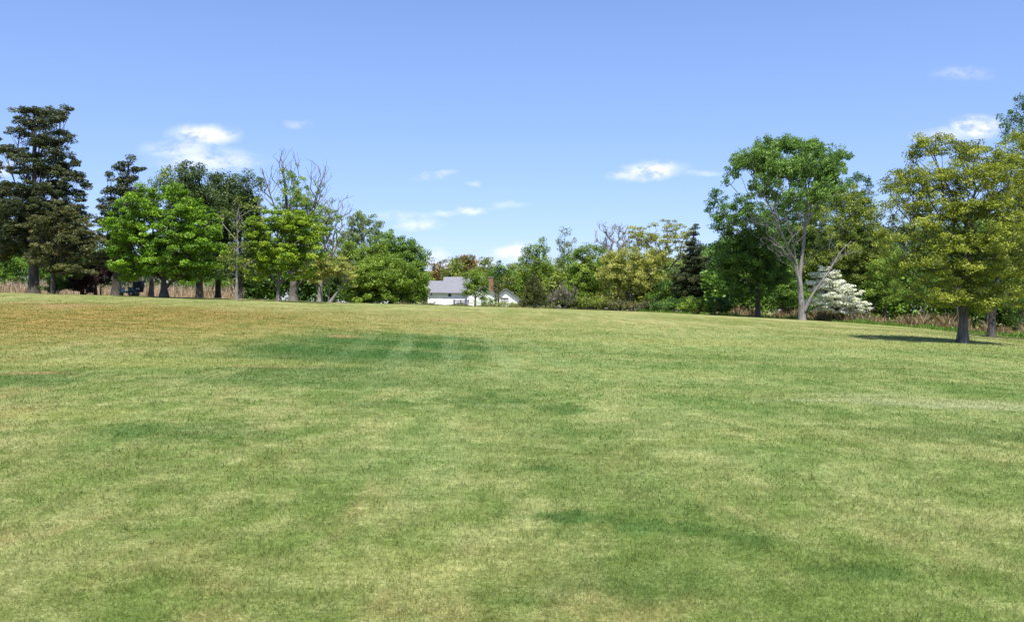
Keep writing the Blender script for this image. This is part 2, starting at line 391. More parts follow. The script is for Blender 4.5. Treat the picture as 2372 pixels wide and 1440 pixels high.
def skeleton(rng, trunk, targets, bf=.35, step=.55, up=.25, maxn=520):
    """trunk (m,3) polyline; attach every target to the nearest sensible node; returns nodes, parent, order"""
    N = [trunk[0]]; par = [-1]; pl = [0.]
    for a, b in zip(trunk[:-1], trunk[1:]):
        k = max(1, int(np.linalg.norm(b-a)/.45))
        for i in range(1, k+1):
            q = a+(b-a)*i/k; pl.append(pl[-1]+np.linalg.norm(q-N[-1])); N.append(q+rng.normal(0, .012*min(1, len(N)), 3)); par.append(len(N)-2)
    nt = len(N)
    order = np.argsort(np.linalg.norm(targets-trunk[-1]*np.array([1, 1, .8]), axis=1)+rng.uniform(0, 1.0, len(targets)))[:maxn]
    cap = nt+maxn*14+10
    NA = np.zeros((cap, 3)); NA[:nt] = N; PA = np.full(cap, -1); PA[:nt] = par; LA = np.zeros(cap); LA[:nt] = pl; cnt = nt
    lowz = trunk[0][2]+.22*(trunk[-1][2]-trunk[0][2])
    LA_pen = np.zeros(cap); LA_pen[:nt] = np.where(NA[:nt, 2] < lowz, 3.0, 0)
    tips = []
    for ti in order:
        T = targets[ti]; d = T-NA[:cnt]; dist = np.linalg.norm(d, axis=1)
        hor = np.hypot(d[:, 0], d[:, 1])
        pen = np.maximum(0, up*hor-d[:, 2])*1.2
        cost = dist+bf*LA[:cnt]+pen+LA_pen[:cnt]
        j = int(np.argmin(cost))
        L = dist[j]; k = min(12, max(1, int(L/step)))
        a = NA[j]; bend = rng.normal(0, .08, 3)*L; bend[2] += .10*L*np.sign(up)
        for i in range(1, k+1):
            f = i/k; q = a+(T-a)*f+bend*4*f*(1-f)*.5
            NA[cnt] = q; PA[cnt] = j if i == 1 else cnt-1; LA[cnt] = LA[PA[cnt]]+L/k; cnt += 1
            if cnt >= cap-1: break
        tips.append(cnt-1)
        if cnt >= cap-20: break
    return NA[:cnt], PA[:cnt], np.array(tips), nt
def branch_mesh(N, par, tips, rb, rt, nt, sides=6, flare=.35):
    n = len(N); cntt = np.zeros(n); cntt[tips] = 1
    for i in range(n-1, 0, -1): cntt[par[i]] += cntt[i]
    cntt = np.maximum(cntt, 1)
    e = min(.46, math.log(max(rb*.8/rt, 1.5))/math.log(max(cntt[0], 3)))
    r = rt*cntt**e
    q = np.linspace(0, 1, nt); r[:nt] = np.maximum(r[:nt]*.8, rb*(1-.30*np.minimum(q/.4, 1)-.52*q)); r = np.minimum(r, rb)
    h = N[:, 2]-N[0, 2]; base = h < 1.2
    r = np.where((np.arange(n) < nt) & base, r*(1+flare*np.clip(1-h/.8, 0, 1)**2), r)
    main = np.full(n, -1); best = np.zeros(n)
    for i in range(1, n):
        if r[i] > best[par[i]]: best[par[i]] = r[i]; main[par[i]] = i
    tan = np.zeros((n, 3)); idx = np.arange(n); has = main >= 0
    tan[has] = N[main[has]]-N[has]; tan[~has] = N[~has]-N[par[~has]]
    tin = np.zeros((n, 3)); tin[1:] = N[1:]-N[par[1:]]; tan = norm(norm(tan)+norm(tin)*.8)
    ref = np.array([.95, .3, .05]); th = np.linspace(0, 2*np.pi, sides, endpoint=False)
    def ring(c, t, rad):
        a = norm(np.cross(t, ref)); b = np.cross(t, a)
        return c[:, None]+(a[:, None]*np.cos(th)[None, :, None]+b[:, None]*np.sin(th)[None, :, None])*rad[:, None, None]
    R0 = ring(N, tan, r)
    ed = idx[1:]; ism = main[par[ed]] == ed
    side = ed[~ism]
    st = norm(N[side]-N[par[side]]); R1 = ring(N[par[side]], st, np.minimum(r[side]*1.15, r[par[side]]))
    V = np.concatenate([R0.reshape(-1, 3), R1.reshape(-1, 3)])
    start = np.zeros(n, int); start[ed[ism]] = par[ed[ism]]*sides; start[side] = n*sides+np.arange(len(side))*sides
    k = np.arange(sides); k2 = (k+1) % sides
    a = start[ed][:, None]; b = (ed*sides)[:, None]
    Fq = np.stack([a+k, a+k2, b+k2, b+k], -1).reshape(-1, 4)
    return V, Fq
NTREE = [0]
DM, SM = 3.0, .68      # leaves per clump, leaf size
def tree(name, label, cat, px, d, dia, blobs, leaf='green', bark='grey', base=None, style='broad', gap=.8, rc=.55, m=26, size=.17, leafy=1.,
         top=None, path=None, group=None, elong=1.25, shell=.33, stems=None, up=.25, bf=.35, rt=.012, seed=None, crown_name='crown', trunk_name='trunk', flat=.65, upn=.8, extra=None, maxn=460, bdepth=1., spray=None):
    NTREE[0] += 1; rng = np.random.default_rng(seed if seed else 100+NTREE[0])
    if base: d = depth_for(px, base)
    x0 = (px-1186)/F*d; z0 = float(hgt(x0, d))-.05; org = np.array([x0, d, z0]); s = d/F
    T = []; OD = []; RCs = []
    cen_all = np.mean([P(b[0], b[1], d) for b in blobs], 0)-org
    wmax = max(b[2] for b in blobs)*s*bdepth
    cxm = (min(b[0]-b[2] for b in blobs)+max(b[0]+b[2] for b in blobs))/2; Wc = (max(b[0]+b[2] for b in blobs)-min(b[0]-b[2] for b in blobs))/2*s
    cym = (min(b[1]-b[3] for b in blobs)+max(b[1]+b[3] for b in blobs))/2; Hc = (max(b[1]+b[3] for b in blobs)-min(b[1]-b[3] for b in blobs))/2
    def one_blob(c, rx, ryd, rz, lf):
        if style == 'conifer': nn = int(max(3, 4.6*rx*ryd*max(rz, .5)/gap**3))
        else: nn = int(max(3, 4.2*rx*ryd*max(rz, gap*.8)/gap**3))
        g = norm(rng.normal(0, 1, (nn, 3))); ph = rng.uniform(0, 6.28, 6)
        lump = 1+.20*np.sin(g[:, 0]*4.2+ph[0]+2*g[:, 2])*np.sin(g[:, 2]*4.7+ph[1])+.14*np.sin(g[:, 1]*5+g[:, 0]*6+ph[2])+np.where(rng.uniform(0, 1, nn) < .12, rng.uniform(0, .25, nn), 0)
        g = g*(rng.uniform(0, 1, (nn, 1))**shell)*lump[:, None]
        pt = c+g*np.array([rx, ryd, rz])*.93
        T.append(pt); OD.append(norm(g+norm(pt-cen_all)*.6)); RCs.append(np.full(nn, lf))
    for b in blobs:
        c = P(b[0], b[1], d)-org; rx, rz = b[2]*s, b[3]*s
        lf = b[4] if len(b) > 4 else 1.
        ryd = min(max(rx, rz*.7), wmax)
        alw = max(0, Wc*math.sqrt(max(0, 1-((b[0]-cxm)*s/Wc)**2))*math.sqrt(max(0, 1-((b[1]-cym)/Hc)**2))*.85-ryd)*bdepth*(0 if style == 'conifer' else 1)
        for oy in ((0,) if alw < .35*ryd else (-alw*rng.uniform(.5, 1), alw*rng.uniform(.3, 1))):
          c[1] = oy if alw else rng.uniform(-.35, .35)*max(0, Wc*.6-ryd)
          one_blob(c.copy(), rx, ryd, rz, lf)
    T = np.concatenate(T); OD = np.concatenate(OD); LF = np.concatenate(RCs)
    ok = T[:, 2] > .35; T = T[ok]; OD = OD[ok]; LF = LF[ok]
    ztop = T[:, 2].max()
    root = empty(name, org); tag(root, label, cat, group)
    loc = np.zeros(3)
    allV = []; allF = []; off_ = 0
    if path is None:
        ct = T[:, :2].mean(0); th = ztop*(top if top else (.93 if style == 'conifer' else .55))
        bl = np.array([ct[0], ct[1], 0])*(.5 if style != 'conifer' else .15)
        path = [loc, np.array([bl[0]*.25, bl[1]*.2, th*.35]), np.array([bl[0]*.8, bl[1]*.8, th])]
        paths = [path]
        if stems:
            paths = []
            for k in range(stems):
                a = rng.uniform(0, 6.28); rr = .25+.15*rng.random(); q = np.array([math.cos(a), math.sin(a), 0])
                paths.append([loc+q*rr*.5, q*rr*1.6+np.array([0, 0, th*.4]), q*rr*3.2+bl+np.array([0, 0, th*.85])])
    else:
        paths = [[np.array([(p[0]-px)*s, p[2] if len(p) > 2 else 0., max(-.0, P(p[0], p[1], d)[2]-z0)]) for p in pp] for pp in path]
        for pp in paths:
            if pp is paths[0] or pp[0][2] < .6: pp[0][2] = 0
    asg = rng.integers(0, len(paths), len(T)) if len(paths) > 1 else np.zeros(len(T), int)
    if len(paths) > 1:
        dd = np.stack([np.min([np.linalg.norm(T-q, axis=1) for q in pp[1:]], 0) for pp in paths], 1)+rng.uniform(0, .6, (len(T), len(paths)))
        asg = np.argmin(dd, 1)
    for k, pp in enumerate(paths):
        sel = T[asg == k]
        if len(sel) < 2: sel = np.array([pp[-1]+[0, 0, .4], pp[-1]+[.3, 0, .3]])
        N, par, tips, nt = skeleton(rng, np.array(pp), sel, bf=bf, up=up, maxn=maxn//len(paths))
        rb = dia*s/2*(1 if k == 0 else (.5 if pp[0][2] < .9 else .42))
        if leafy < .5:   # extra bare twigs
            nm = len(N); src = rng.integers(nt, nm, min(nm*2, 1400)) if nm > nt else np.array([], int)
            dirv = norm(norm(N[src]-N[par[src]])+rng.normal(0, .55, (len(src), 3))+np.array([0, 0, .35]))
            L = rng.uniform(.25, .8, len(src))[:, None]*(1 if d < 100 else 1.5)
            tw = N[src]+dirv*L; N = np.concatenate([N, tw]); par = np.concatenate([par, src]); tips = np.concatenate([tips, np.arange(nm, nm+len(src))])
        V, Fq = branch_mesh(N, par, tips, rb, rt, nt, flare=.22 if dia > 12 else .1)
        allV.append(V); allF.append(Fq+off_); off_ += len(V)
    if rng is not None:
        o = mesh_obj(trunk_name, np.concatenate(allV), np.concatenate(allF), BM[bark], root, smooth=True)
    tone = np.clip(rng.normal(.45, .2, len(T)), 0, 1)
    sf = max(1., (d/75)**.8); size = size*sf; rcx = rc*(.7+.6*rng.random(len(T)))*(sf**.5)
    keep = rng.uniform(0, 1, len(T)) < leafy*LF
    T2, OD2, tn, rc2 = T[keep], OD[keep], tone[keep], rcx[keep]
    m = int(m*DM); size *= SM
    if style == 'broad': rc2 = rc2*.86
    if len(T2):
        along = None
        if style == 'conifer':
            hd = T2.copy(); hd[:, 2] = 0; along = norm(hd+1e-3)
        if spray: along = np.tile(norm(np.array(spray, float)), (len(T2), 1))
        V, A = leaves(rng, T2, OD2, m, rc2, size, tn, flat=flat, up=upn, elong=elong*(1.5 if style == 'conifer' else 1), droop=.15 if style == 'conifer' else 0, along=along)
        mesh_obj(crown_name, V, np.arange(len(V)).reshape(-1, 4), LM[leaf], root, attr=A)
    return root

con = dict(style='conifer', gap=.55, rc=.37, m=32, size=.14, flat=.45, upn=.5, up=-.12, bf=.9, bark='dark')

# --- left group
tree('conifer', 'tallest dark layered conifer with a thick dark trunk at the left edge', 'tree', 78, 66, 27,
     [(95,258,55,9),(50,256,12,14),(150,250,10,8),(72,285,40,14),(125,280,34,14),(48,302,32,18),(120,318,44,22),(160,318,18,18),(95,335,40,18),(30,348,36,10),(60,362,44,14),(140,358,36,15),(100,385,62,18),
      (180,378,20,6),(60,400,40,12),(150,408,46,20),(195,430,12,7),(30,438,42,16),(110,440,72,22),(180,455,26,12),(15,470,40,16),(90,485,92,26),(150,500,60,26),(60,530,80,28),(130,545,70,30),(40,570,60,22),(110,580,50,18)],
     leaf='spruce', top=.97, maxn=700, **con)
tree('conifer', 'brownish conifer cut off by the left edge of the view, beside the tallest one', 'tree', -70, 68, 22,
     [(-60,300,40,40),(-30,320,36,10),(-60,380,60,30),(-50,430,70,30),(-20,450,55,24),(-60,500,90,40),(-10,520,45,30),(-50,570,90,30),(5,590,35,16)], leaf='spruce2', **con)
tree('conifer', 'olive brown bushy conifer in front of the tallest conifer, its trunk half hidden', 'tree', 122, 63, 12,
     [(150,490,40,24),(120,520,56,26),(175,530,42,26),(205,560,34,24),(140,565,64,30),(195,600,36,20),(100,600,45,20),(160,625,50,18)], leaf='spruce2', **con)
tree('conifer', 'dark rusty conifer with a crooked top and leaning thick trunk behind the bright maple', 'tree', 268, 69, 24,
     [(300,368,13,16),(292,390,28,16),(325,392,14,8),(278,415,30,14),(312,412,20,12),(250,405,16,7),(265,440,38,16),(300,445,32,18),(250,470,28,14),(285,480,42,20),(255,510,38,20),(295,520,40,24),(245,550,38,20),(280,570,45,26),(255,600,40,20),(300,610,40,20)],
     leaf='spruce', path=[[(268,690),(272,640),(282,560),(292,480),(298,380)]], **con)
tree('shrub', 'dark plum coloured bush between the two dark conifers', 'shrub', 188, 66, 8,
     [(190,640,28,24),(170,655,24,18),(205,650,22,24),(185,668,30,12)], leaf='plum', gap=.45, rc=.35, m=30, stems=4, crown_name='foliage', trunk_name='stems', bark='dark')
tree('plum_tree', 'purple leaved tree with two thin dark trunks beside the plum bush', 'tree', 226, 72, 9,
     [(235,612,34,22),(215,630,24,18),(250,632,24,22),(230,650,30,10)], leaf='plum', gap=.5, rc=.4, m=30, bark='dark', path=[[(221,690),(222,650),(228,620)],[(233,690),(234,650),(240,620)]])
tree('shrub', 'low green bush at the foot of the olive brown conifer', 'shrub', 130, 65, 6,
     [(125,650,26,16),(150,660,26,14),(120,668,26,10)], leaf='dgreen', gap=.45, rc=.35, m=30, stems=4, crown_name='foliage', trunk_name='stems', bark='dark')
tree('maple', 'bright green round maple with dark short trunk in front of the pines', 'tree', 380, 62, 24,
     [(380,540,96,74),(300,535,48,40),(276,575,30,24),(468,560,46,42),(445,485,40,30),(335,478,42,34),(395,450,36,22),(500,530,24,14),(505,575,16,10),(330,600,44,24),(450,612,44,22),(390,590,66,38),(292,612,24,14),(262,525,18,14),(420,440,14,14),(345,445,14,12),(480,500,20,14),(285,490,18,16),(312,630,44,16),(450,638,50,14),(375,626,56,16),(500,610,20,16)],
     leaf='maple', bark='dark', gap=.70, rc=.46, m=40, size=.185, path=[[(380,690),(380,650),(382,600)]], up=.45, maxn=600, shell=.28, flat=.5, upn=1.1)
tree('poplar', 'pale green upright shoots standing behind the crown of the bright maple', 'tree', 350, 74, 14,
     [(335,440,12,26),(362,432,10,30),(375,425,8,20),(390,408,14,30),(320,450,10,24),(350,470,40,30),(395,440,16,30)], leaf='light', gap=.6, rc=.38, m=26, flat=1.4, leafy=.9)
pine = dict(style='conifer', gap=.62, rc=.52, m=32, size=.16, flat=.85, upn=.3, up=.3, bf=.6, bark='dark', leaf='pine')
tree('pine', 'tallest dark green pine behind the bright maple', 'tree', 462, 73, 20,
     [(440,385,10,18),(418,395,9,18),(462,390,9,14),(440,410,38,18),(435,440,46,26),(470,460,40,30),(440,480,50,30),(480,510,40,30),(470,560,50,30),(450,600,55,28),(480,630,36,16)], **pine)
tree('pine', 'dark green pine with a flat top, second of the three pines', 'tree', 505, 76, 16,
     [(500,410,26,14),(525,415,24,18),(510,445,45,26),(540,470,40,30),(500,490,40,34),(520,540,48,34),(505,590,46,28),(510,630,36,16)], **pine)
tree('pine', 'dark green pine nearest the half dead tree, third of the three pines', 'tree', 555, 74, 16,
     [(572,410,16,14),(555,425,24,16),(590,430,20,20),(575,460,36,28),(590,500,32,34),(560,520,36,34),(585,560,40,30),(560,610,44,28),(590,640,34,18)], **pine)
tree('ash', 'slender pale barked tree with sparse yellow green leaves between maple and pines', 'tree', 548, 61, 9,
     [(560,480,22,24,.5),(540,520,32,26,.4),(560,560,30,24,.7),(535,590,28,26,.8),(565,610,28,24,.8),(548,640,30,18,.8),(600,470,18,24,.4),(520,500,14,14,.4)], leaf='olive', bark='pale', gap=.62, rc=.4, m=16, leafy=.8,
     path=[[(548,695),(549,640),(550,560),(549,500),(545,470)]], up=.4)
tree('maple', 'yellow green rounded maple in front of the half dead tree', 'tree', 645, 63, 13,
     [(645,555,72,48),(600,530,34,30),(590,560,28,26),(680,520,44,32),(640,500,42,18),(710,545,36,34),(720,580,28,26),(620,590,48,28),(680,595,44,24),(640,620,52,18),(700,505,24,14),(600,632,40,18),(690,632,44,18),(740,540,20,20)],
     leaf='ymaple', bark='grey', gap=.68, rc=.44, m=38, size=.18, path=[[(645,700),(645,660),(648,610)]], up=.45, shell=.28, flat=.5, upn=1.1)
tree('old_tree', 'large half dead tree with bare forked limbs rising above the yellow green maple', 'tree', 679, 69, 23,
     [(672,352,18,20,0),(648,355,14,22,0),(692,372,16,20,0),(660,380,26,20,.1),(630,420,20,30,.05),(608,400,10,24,0),(615,450,14,26,0),(640,400,10,20,0),(728,390,14,26,0),(750,385,16,26,0),(740,415,24,20,.1),(765,400,6,16,0),(760,430,12,14,.2),
      (668,415,22,28,1),(695,420,20,20,.8),(690,455,36,28,.9),(735,440,24,14,.8),(720,470,30,22,.8),(660,480,30,24,.6),(700,500,50,26,.8),(750,500,34,24,.6),(740,540,44,26,.7),(770,590,24,12,.3),(700,560,60,30,.5)],
     leaf='willow', bark='grey', gap=.52, rc=.30, m=15, leafy=.75, bf=.45, up=.9, rt=.010, maxn=1700, size=.14,
     path=[[(679,705),(681,650),(679,600),(672,540),(664,470),(655,380)],[(682,700,.1),(684,620,.2),(700,540,.3),(725,470,.3),(750,400,.2)],[(676,700,.1),(676,610,.2),(650,520,.1),(625,450,.1),(606,390,0)],[(684,705,-.1),(686,640,-.2),(715,600,-.4),(770,588,-.6)]])
tree('bare_tree', 'thin grey tree almost without leaves right of the half dead tree', 'tree', 740, 80, 14,
     [(790,470,14,18,.2),(760,480,24,30,.3),(775,510,34,26,.5),(745,520,30,30,.4),(800,490,12,14,.2),(770,560,40,36,.3),(800,540,18,14,.2)], leaf='light', bark='pale', gap=.7, rc=.35, m=16, leafy=.45, up=.6)
tree('crab_apple', 'low spreading tree with several leaning pale stems and yellow olive leaves', 'tree', 764, 69, 9,
     [(720,625,36,20,.8),(770,615,46,24,1),(800,625,30,18,1),(745,640,40,14,.7),(815,650,18,14,.6),(700,640,18,14,.7)], leaf='yellow', bark='pale', gap=.55, rc=.4, m=22, leafy=.9, up=.4, flat=.4,
     path=[[(764,705),(785,670),(805,635),(815,610)],[(760,705,.2),(762,665,.3),(762,630,.3)],[(745,703,.4),(738,665,.5),(730,635,.6)]])
tree('tree', 'pale airy tree with feathery light green top right of the half dead tree', 'tree', 838, 104, 16,
     [(845,500,30,14),(825,515,26,20),(865,520,20,26),(840,540,44,34),(810,560,34,34),(870,560,24,34),(840,600,60,34)], leaf='light', gap=.85, rc=.42, m=20, up=.5, bark='pale', upn=.3, leafy=.85)
tree('tree', 'olive green bushy tree just right of the low leaning stems', 'tree', 830, 86, 14,
     [(850,600,60,44),(810,580,34,34),(800,630,34,34),(880,590,30,40),(850,650,60,36),(820,670,40,26),(775,600,24,34,.6)], leaf='willow', gap=.8, rc=.52, m=24, bark='brown', leafy=.95)
tree('tree', 'round fresh green tree on the left side of the house', 'tree', 940, 94, 16,
     [(935,570,40,26),(910,560,20,18),(900,545,18,14),(950,590,40,36),(975,600,16,26),(925,610,52,40),(905,590,32,36),(960,640,30,30)], leaf='green', gap=.75, rc=.5, m=28, bark='brown')
tree('willow', 'broad yellow green bush like willow touching the left corner of the house', 'tree', 900, 84, 12,
     [(900,650,84,36),(860,630,50,34),(940,640,50,34),(970,665,24,30),(900,615,50,24),(830,660,44,34),(960,690,34,16),(880,690,80,18),(820,690,34,14),(985,640,10,20)], leaf='willow', gap=.68, rc=.48, m=28, stems=5, bark='brown', upn=.5)

# --- left background
for (nm, lb, px, d, bl, lf) in (
   ('tree', 'green tree in the distance left of the thickest conifer trunk', 25, 125, [(20,600,50,30),(50,620,36,24),(0,630,40,24),(35,645,30,12)], 'green'),
   ('tree', 'green tree in the distance right of the thickest conifer trunk', 110, 128, [(110,600,44,34),(130,630,36,24),(95,640,30,18)], 'green'),
   ('tree', 'dark tree in the distance behind the purple leaved tree', 225, 122, [(225,600,60,34),(200,630,40,20),(260,630,44,18)], 'dgreen'),
   ('tree', 'olive tree in the distance behind the golf cart', 320, 112, [(320,620,50,26),(350,640,34,18),(300,640,34,16),(360,655,22,8)], 'spruce2'),
   ('tree', 'bright green tree in the distance between the maple trunk and pine trunk', 425, 126, [(425,620,40,26),(440,645,34,14),(410,645,24,14)], 'maple'),
   ('shrub', 'sunlit green bush in the distance between the pine trunks', 525, 112, [(525,670,34,22),(500,660,22,22),(545,665,22,22)], 'green'),
   ('shrub', 'olive bush in the distance between pines and yellow green maple', 600, 106, [(600,670,36,20),(580,655,30,22),(625,665,24,20)], 'olive'),
   ('tree', 'dark tree filling the gap behind the yellow green maple', 620, 104, [(610,600,50,46),(650,620,44,36),(580,620,34,40),(690,630,36,26)], 'dgreen'),
   ('tree', 'dark tree filling the gap behind the low leaning stems', 760, 110, [(760,620,56,40),(720,600,40,46),(800,640,40,34),(740,655,50,18)], 'dgreen')):
    tree(nm, lb, nm, px, d, 9, bl, leaf=lf, gap=1.0, rc=.7, m=26, size=.2, bark='dark', crown_name='crown' if nm == 'tree' else 'foliage', trunk_name='trunk' if nm == 'tree' else 'stems')

# --- centre, behind and around the house
far = [('rusty orange tree in the distance, left of the house roof', 1012, 175, [(1012,622,26,20),(995,640,22,20),(1030,640,24,20),(1010,660,30,16)], 'rust'),
       ('orange crowned tree in the distance, rising above the house roof', 1085, 185, [(1085,602,24,16),(1070,615,30,18),(1095,625,30,22),(1080,645,34,18)], 'rust'),
       ('green tree in the distance just above the house ridge', 1052, 170, [(1055,615,20,18),(1050,640,30,20),(1065,655,30,14)], 'olive'),
       ('small reddish tipped tree in the distance above the chimney', 1128, 180, [(1128,602,12,10),(1128,622,22,18),(1120,645,30,20)], 'olive'),
       ('deep green tree in the distance right of the chimney', 1160, 172, [(1158,625,28,16),(1150,650,34,20),(1175,650,26,24)], 'dgreen'),
       ('brown tinged tree in the distance behind the right gable', 1195, 165, [(1195,620,24,16),(1190,650,30,26),(1205,680,26,24)], 'olive'),
       ('yellow green tree in the distance low behind the left roof end', 985, 165, [(985,650,26,26),(1000,670,26,16),(975,625,20,20)], 'willow'),
       ('dark green tree in the distance behind the right roof end', 1225, 160, [(1215,650,26,30),(1235,660,24,30)], 'dgreen')]
for (lb, px, d, bl, lf) in far:
    tree('tree', lb, 'tree', px, d, 7, bl, leaf=lf, gap=1.15, rc=.75, m=26, size=.18, bark='brown')
tree('tree', 'slim light green tree standing in front of the white house', 'tree', 1100, 118, 8,
     [(1100,635,22,18),(1085,650,20,18,.8),(1115,650,22,20,.8),(1098,672,28,20,.7),(1080,680,14,14,.5),(1120,680,14,18,.6),(1110,650,26,22,.8),(1092,660,22,18,.8)], leaf='willow', gap=.66, rc=.42, m=22, bark='dark', path=[[(1101,720),(1101,690),(1100,655)]], size=.13)
tree('tree', 'small dark brownish tree in front of the gap between the gables', 'tree', 1154, 116, 7,
     [(1150,662,18,14,.7),(1165,655,16,12,.7),(1155,680,18,16,.7),(1140,690,14,14,.6)], leaf='spruce2', gap=.75, rc=.42, m=20, bark='dark', path=[[(1154,722),(1155,690),(1154,660)]], size=.13)
tree('shrub', 'rounded green garden bush below the chimney of the house', 'shrub', 1128, 112, 5, [(1128,700,20,12),(1145,706,18,9),(1115,704,12,9)], leaf='willow', gap=.6, rc=.4, m=24, stems=3, crown_name='foliage', trunk_name='stems', size=.12, bark='dark')
tree('shrub', 'low olive bush at the right corner of the house', 'shrub', 1180, 112, 5, [(1178,708,20,8),(1195,704,12,8),(1165,706,12,10)], leaf='olive', gap=.6, rc=.4, m=24, stems=3, crown_name='foliage', trunk_name='stems', size=.12, bark='dark')
tree('tree', 'upright green tree with pointed shoots right of the house', 'tree', 1240, 112, 11,
     [(1252,562,14,16),(1235,580,22,18),(1265,580,14,20),(1215,595,18,16),(1250,605,34,26),(1225,625,34,28),(1265,635,26,34),(1240,660,40,30),(1210,650,22,26),(1250,690,40,24)], leaf='willow', gap=.85, rc=.48, m=24, bark='grey', flat=1., size=.15)
tree('tree', 'narrow tall grey green tree beside the upright tree right of the house', 'tree', 1306, 108, 10,
     [(1308,540,16,16,.9),(1295,560,16,18,.8),(1322,560,16,18,.8),(1308,585,26,26,.9),(1300,620,24,30,.9),(1320,640,22,34,.8),(1305,670,24,26,.7)], leaf='light', gap=.8, rc=.42, m=20, bark='pale', flat=1.1, path=[[(1306,720),(1306,640),(1308,560)]], size=.15)
tree('arborvitae', 'dark cone shaped evergreen bush at the edge of the lawn by the house', 'shrub', 1238, 84, 8,
     [(1238,650,10,14),(1238,670,20,20),(1238,690,29,20),(1238,705,32,14)], leaf='cedar', gap=.42, rc=.3, m=34, flat=1., upn=.2, shell=.2, bark='dark', size=.12, crown_name='foliage')
tree('bare_tree', 'tall grey leafless tree far behind the yellow oak', 'tree', 1420, 135, 12,
     [(1420,530,30,24),(1400,550,26,20),(1445,550,20,26),(1420,580,36,26),(1395,575,20,16)], leaf='grey', bark='pale', gap=1.0, leafy=.12, rc=.4, m=10, up=.6, maxn=600, rt=.02)
tree('oak', 'tall yellow olive oak with dark forked limbs left of the dark spruce', 'tree', 1548, 102, 18,
     [(1480,535,36,18,.9),(1540,520,44,16,.9),(1510,560,50,24,.8),(1570,545,36,24,.9),(1470,565,28,22,.9),(1590,580,22,20,.7),(1540,590,44,20,.7),(1500,600,34,18,.7),(1600,540,18,14,.8)],
     leaf='yellow', bark='dark', gap=.85, rc=.45, m=18, leafy=.9, up=.5, path=[[(1548,725),(1548,680),(1545,630),(1530,580)]], maxn=600, flat=.4, size=.15)
tree('tree', 'olive green tree right of the narrow grey green tree', 'tree', 1368, 96, 13,
     [(1360,580,38,20),(1340,610,36,34),(1385,610,36,34),(1360,640,52,36),(1330,660,26,34),(1390,670,34,34),(1350,685,44,22)], leaf='willow', gap=.72, rc=.5, m=24, bark='grey', size=.16)
tree('oak', 'yellowish spreading oak at the lawn edge with a dark hollow below its crown', 'tree', 1462, 90, 13,
     [(1425,600,34,24),(1460,590,30,18),(1495,610,34,24),(1440,630,44,26),(1490,640,38,22),(1520,600,24,26),(1410,640,28,26),(1470,660,46,16,.7),(1415,675,26,22,.8),(1525,640,16,20,.6)],
     leaf='yellow', bark='grey', gap=.70, rc=.50, m=26, path=[[(1462,722),(1463,700),(1460,665),(1462,640)]], maxn=600, up=.5, leafy=.92, size=.16)
tree('spruce', 'narrow dark brown spruce in the middle of the right tree line', 'tree', 1605, 92, 14,
     [(1606,532,8,12),(1606,545,14,12),(1605,560,20,12),(1609,578,30,13),(1603,598,38,14),(1612,620,46,16),(1604,645,54,18),(1612,670,58,18),(1602,694,56,16)], leaf='spruce', **{**con, 'gap': .6})
tree('tree', 'dark leafy tree between the yellowish oak and the brown spruce', 'tree', 1560, 98, 10,
     [(1555,655,40,30),(1580,690,34,24),(1530,690,34,24),(1560,700,44,16)], leaf='dgreen', gap=.8, rc=.5, m=24, bark='dark', size=.16)
tree('shrub', 'rounded yellow green bush at the lawn edge below the brown spruce', 'shrub', 1608, 80, 6,
     [(1608,706,34,18),(1588,712,22,12),(1632,708,22,15)], leaf='willow', gap=.45, rc=.34, m=30, stems=4, crown_name='foliage', trunk_name='stems', bark='dark', size=.14)
tree('shrub', 'dark green bush at the lawn edge beside the yellow green one', 'shrub', 1655, 80, 6,
     [(1662,706,28,20),(1682,712,20,14)], leaf='dgreen', gap=.45, rc=.34, m=30, stems=4, crown_name='foliage', trunk_name='stems', bark='dark', size=.14)
for (lb, px, d, bl, lf) in (('grey brown leafless thicket at the lawn edge right of the cone shaped bush', 1302, 88, [(1298,680,28,24),(1320,685,24,22),(1285,690,18,18)], 'grey'),
                            ('olive bush with twiggy base under the olive green tree', 1368, 88, [(1365,696,34,16),(1400,700,30,14),(1345,700,20,10)], 'olive'),
                            ('low green brown bush under the yellowish oak', 1430, 87, [(1430,704,30,12),(1500,706,24,12),(1455,708,20,8)], 'spruce2'),
                            ('dark low bush in the hollow right of the yellowish oak trunk', 1530, 86, [(1530,708,34,14),(1560,706,24,16)], 'dgreen')):
    tree('shrub', lb, 'shrub', px, d, 5, bl, leaf=lf, gap=.55, rc=.4, m=12 if lf == 'grey' else 26, leafy=.35 if lf == 'grey' else 1, stems=6, crown_name='foliage', trunk_name='stems', bark='grey', size=.14, rt=.014)

